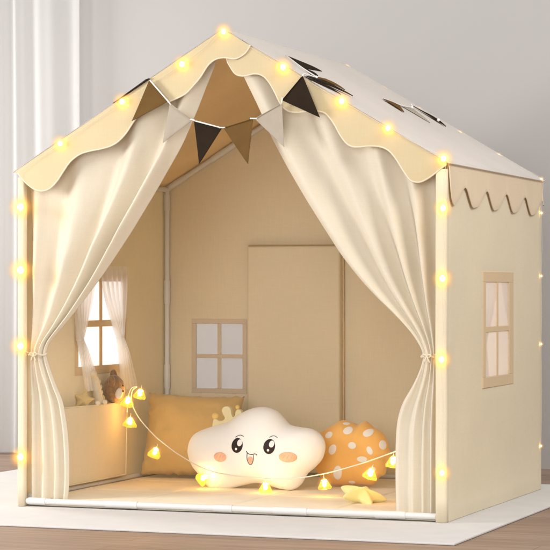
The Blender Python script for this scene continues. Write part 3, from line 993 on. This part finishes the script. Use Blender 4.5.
def roof_at(px, py, h=0.008):
    c, s = math.cos(YAW), math.sin(YAW)
    r = (px - 275) / FPX; u = -(py - 275 - SHY) / FPX
    d = Vector((c * r - s, s * r + c, u)); nn = Vector((SL, 0, 1))
    return CAM + d * ((A + h - nn.dot(CAM)) / nn.dot(d))


def pennant(P3, m, d=(0, 0.0022, 0), curl=0.0):
    a, b, c = [Vector(p) for p in P3]
    bm = bmesh.new(); n_ = 10; rows = []
    up = Vector(d).normalized()
    for j_ in range(n_ + 1):
        v = j_ / n_; l, r = a.lerp(c, v), b.lerp(c, v); row = []
        for i in range(n_ + 1):
            u = i / n_
            row.append(bm.verts.new(l.lerp(r, u) - up * curl * math.sin(PI * u * 0.9 + 0.3) * (1 - v) * v * 3))
        rows.append(row)
    for j_ in range(n_):
        for i in range(n_):
            q = (rows[j_][i], rows[j_][i + 1], rows[j_ + 1][i + 1], rows[j_ + 1][i])
            bm.faces.new(q)
    bmesh.ops.remove_doubles(bm, verts=bm.verts, dist=0.00005)
    return child(obj('pennant', bm, m, solid=0.0022), bt)


PN = [((149.6, 79.5), (168.5, 101.5), (131.8, 121), 'flag_brown'), ((170, 103.5), (192.4, 120), (163, 143), 'flag_grey'), ((194, 120.5), (222, 128), (199, 164), 'flag_black'),
      ((223.5, 128), (253, 119), (248, 164), 'flag_brown'), ((255, 119), (282, 103.5), (284, 147), 'flag_grey'), ((282.5, 100.5), (302.8, 76), (320, 117.5), 'flag_black')]
cordpts = []
for k, (a, b, c, m) in enumerate(PN):
    yy = YB + 0.002 * math.sin(k * 2.1)
    A3, B3, C3 = at(*a, Y=yy), at(*b, Y=yy), at(*c, Y=yy)
    pennant((A3, B3, C3), M[m], curl=0.004 * (1 if k % 2 else -1))
    # the cord runs in a channel along each top edge, white where it shows
    e0, e1 = A3.lerp(B3, 0.04), A3.lerp(B3, 0.96)
    bm = bmesh.new(); tube(bm, [e0 + Vector((0, -0.003, 0)), e1 + Vector((0, -0.003, 0))], 0.0020 if k in (0, 2) else 0.0012, 8)
    child(obj('cord_sleeve', bm, M['cord'] if k in (0, 2) else M[m]), bt)
    cordpts += [A3 + Vector((0, -0.001, 0.001)), B3 + Vector((0, -0.001, 0.001))]
for k in range(1, len(cordpts) - 1, 2):
    a, b = cordpts[k], cordpts[k + 1]
    d_ = (b - a).normalized()
    bm = bmesh.new(); tube(bm, [a - d_ * 0.007 + Vector((0, -0.0035, 0)), b + d_ * 0.007 + Vector((0, -0.0035, 0))], 0.0020, 8)
    child(obj('cord', bm, M['cord']), bt)
# pennants lying on the roof slope
up = Vector((SL, 0, 1)).normalized()
RP = [(((286, 55.5), (303, 68), (322, 71.5)), 'flag_black'), (((302, 67), (315, 77), (318, 76)), 'flag_black'), (((306, 76), (317, 78), (353, 96)), 'flag_black'), (((304.5, 76.5), (311, 80), (341, 94.5)), 'flag_black'), (((317, 77), (326, 79), (345, 90)), 'flag_brown'),
      (((382.4, 98.4), (399, 104.6), (404, 112)), 'flag_brown'), (((399.5, 105), (412, 108), (430, 122.8)), 'flag_grey'), (((413, 106), (438, 120), (446, 126.5)), 'flag_black')]
for k, (q, m) in enumerate(RP):
    pennant([roof_at(*x, h=0.006 + 0.002 * (k % 3)) for x in q], M[m], d=up, curl=-0.006)
bm = bmesh.new()
tube(bm, cat_rom([cordpts[-1], roof_at(305, 74, 0.012), roof_at(316, 77, 0.014), roof_at(301, 67, 0.012), roof_at(286, 55.5, 0.01)], 5), 0.002, 7)
child(obj('cord', bm, M['cord']), bt)
bm = bmesh.new()
tube(bm, cat_rom([roof_at(382.4, 98.4, 0.01), roof_at(399, 104.6, 0.012), roof_at(412, 107.5, 0.012), roof_at(411, 104, 0.018)], 5), 0.002, 7)
child(obj('cord', bm, M['cord']), bt)
for q in ((316, 77.3), (412, 107.5), (438.5, 120)):
    bm = bmesh.new(); ball(bm, roof_at(*q, h=0.014), 0.0050, seg=16, rings=10); child(obj('cord_bead', bm, M['cord']), bt)
# one pennant flung over the left slope, its edge standing off the roof
a, c = at(149.6, 79.5, Y=-0.030), at(113.0, 103.3, Y=-0.030)
b = a.lerp(c, 0.45) + Vector((-0.004, 0.10, 0.006))
pennant((a + Vector((0, 0, 0.003)), b + Vector((0, 0, 0.034)), c), M['flag_black'], d=Vector((-SL, 0, 1)).normalized())

# ------------------------------------------------------------------ lights
bulb_me = None


def make_bulb(par, p, k=1.0):
    global bulb_me, glow_me
    if bulb_me is None:
        bm = bmesh.new(); ball(bm, (0, 0, 0), 0.0068, (1, 1, 1.15), None, 18, 12)
        bulb_me = bpy.data.meshes.new('bulb'); bm.to_mesh(bulb_me); bm.free(); bulb_me.materials.append(M['bulb'])
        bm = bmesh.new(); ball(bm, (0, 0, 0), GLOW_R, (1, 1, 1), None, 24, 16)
        glow_me = bpy.data.meshes.new('glow_halo'); bm.to_mesh(glow_me); bm.free(); glow_me.materials.append(M['glow'])
        for me in (bulb_me, glow_me):
            for q in me.polygons: q.use_smooth = True
    o = bpy.data.objects.new('bulb', bulb_me); C.objects.link(o)
    o.parent = par; o.location = Vector(p) - par.location; o.scale = (k, k, k)
    g = bpy.data.objects.new('glow_halo', glow_me); C.objects.link(g); g.parent = o  # glowing sphere added as the bulb's halo, not a glass cover
    return o


def string(name, label, pts, k=1.0, wob=0.0015, bare=()):
    par = empty(name, pts[0]); tag(par, label, 'string lights', 'fairy lights strung along the tent edges')
    P = [Vector(pts[0])]
    bm = bmesh.new()
    for a, b in zip(pts, pts[1:]):
        a, b = Vector(a), Vector(b)
        m_ = a.lerp(b, 0.5) + Vector((wob * random.uniform(-1, 1), 0.006, wob * random.uniform(-0.6, 0.3)))
        P += [m_, b]
    tube(bm, cat_rom(P, 6), 0.0007, 6)
    child(obj('wire', bm, M['thin_wire']), par)
    for n_, p in enumerate(pts):
        if n_ not in bare: make_bulb(par, p, k * (1.3 if p.x < -0.6 and p.z < 0.9 else 1.0) * (1 + random.uniform(-0.10, 0.10)))
    return par


yl = -0.034
front = [at(20.5, 457, Y=yl), at(20.5, 346, Y=yl), at(20.5, 270, Y=yl), at(20.5, 207, Y=yl), at(19.5, 180, Y=yl), at(20.5, 170.5, Y=yl), at(60, 143.5, Y=yl), at(122, 101.5, Y=yl), at(182, 64, Y=yl), at(223.5, 31.5, Y=yl),
         at(283, 67, Y=yl), at(341.5, 101, Y=yl), at(388, 128, Y=yl), at(443.5, 158.5, Y=yl), at(443, 208, Y=yl), at(442.5, 278.5, Y=yl), at(441.5, 359.5, Y=yl), at(442, 473, Y=yl)]
string('fairy_lights', 'warm lit fairy light string framing the front opening of the tent', front, bare=(4, 5))
yk = D - 0.020
back = [at(347, 66.5, Y=yk), at(384, 89, Y=yk), at(419, 109.5, Y=yk), at(460, 132.5, Y=yk), at(499, 155, Y=yk), at(541.5, 179, Y=yk), at(541.5, 213, Y=yk), at(541.3, 276, Y=yk), at(541.2, 344, Y=yk), at(541, 446, Y=yk)]
string('fairy_lights', 'fainter fairy light string along the back edge of the tent roof and wall', back, k=0.36, wob=0.001)

# lantern garland draped inside
gar = empty('lantern_garland', at(262, 478, Y=0.42))
tag(gar, 'garland of amber pyramid lanterns on a clear wire draped before the cushions', 'string lights')
wire1 = [at(px, py, Y=y) for px, py, y in ((127, 412, 0.575), (128.5, 396, 0.58), (131.5, 388, 0.59), (137, 386.5, 0.60))]
wire2 = [at(px, py, Y=y) for px, py, y in ((137, 386.5, 0.60), (131.8, 392, 0.60), (132.5, 405, 0.59), (140.7, 420, 0.575), (154, 435, 0.56), (163.6, 443, 0.55), (178, 454, 0.53), (204, 468.7, 0.48), (230.5, 475.2, 0.445),
                                         (259.6, 478.2, 0.425), (282, 479, 0.42), (303.6, 477.3, 0.41), (330, 472.3, 0.37), (359, 464.2, 0.27), (391, 453, 0.13), (404, 447, 0.07), (420, 440, 0.045))]
bm = bmesh.new(); tube(bm, cat_rom(wire1, 6), 0.0017, 7); tube(bm, cat_rom(wire2, 6), 0.0019, 7)
child(obj('wire', bm, M['wire']), gar)


def make_lantern():
    """four-sided pyramid of clear amber plastic with a glowing core; apex up"""
    bm = bmesh.new()
    lv = [(0.016, 0.004), (0.012, 0.0075), (-0.009, 0.0205), (-0.0145, 0.0195), (-0.016, 0.013)]
    rings = []
    for z, r in lv:
        ring = []
        for k in range(24):
            t = 2 * PI * k / 24; sq = 1.0 / max(abs(math.cos(t)), abs(math.sin(t)))
            rr = r * (0.55 + 0.45 * sq); ring.append(bm.verts.new((rr * math.cos(t), rr * math.sin(t), z)))
        rings.append(ring)
    for a, b in zip(rings, rings[1:]):
        for k in range(24): bm.faces.new((a[k], a[(k + 1) % 24], b[(k + 1) % 24], b[k]))
    bm.faces.new(rings[0]); bm.faces.new(rings[-1][::-1])
    o = obj('lantern', bm, M['lantern'], autosmooth=50)
    bm = bmesh.new(); ball(bm, (0, 0, -0.002), 0.0062, (1, 1, 1.2), None, 16, 12)
    c = obj('lantern_bulb', bm, M['lantern_bulb']); c.parent = o
    g_ = bpy.data.objects.new('lantern_glow', glow_me); C.objects.link(g_); g_.parent = o; g_.scale = (0.85, 0.85, 0.85)  # same added halo volume, smaller, round the lantern
    bm = bmesh.new(); tube(bm, [(0, 0, 0.015), (0, 0, 0.028)], 0.0011, 6)
    h = obj('hanger', bm, M['wire']); h.parent = o
    return o


lamp = bpy.data.lights.new('lantern_light', 'POINT'); lamp.energy = 0.27; lamp.color = (1.0, 0.68, 0.26); lamp.shadow_soft_size = 0.006
proto = make_lantern()
for k, (px, py, y, rx, rz) in enumerate(((140, 393.5, 0.60, 0.2, 0.5), (127.5, 401, 0.575, 0.3, 0.1), (130, 422, 0.575, 0.1, 0.9), (155, 452, 0.555, 0.35, 0.3), (203.5, 478, 0.475, 0.9, 0.6),
                                         (265.5, 487, 0.42, 0.05, 0.4), (324.5, 484, 0.37, -0.1, 0.2), (370.5, 473.5, 0.24, 0.25, 0.7), (393, 461.5, 0.13, 0.1, 0.1))):
    if k == 0: o = proto
    else:
        o = proto.copy(); C.objects.link(o)
        for ch in proto.children:
            c = ch.copy(); C.objects.link(c); c.parent = o
    o.parent = gar
    o.location = at(px, py, Y=y) - gar.location
    o.rotation_euler = (rx * 0.6, rx, rz)
    ll = bpy.data.objects.new('lantern_light', lamp); C.objects.link(ll); ll.parent = o; ll.location = (0, 0, 0.006)
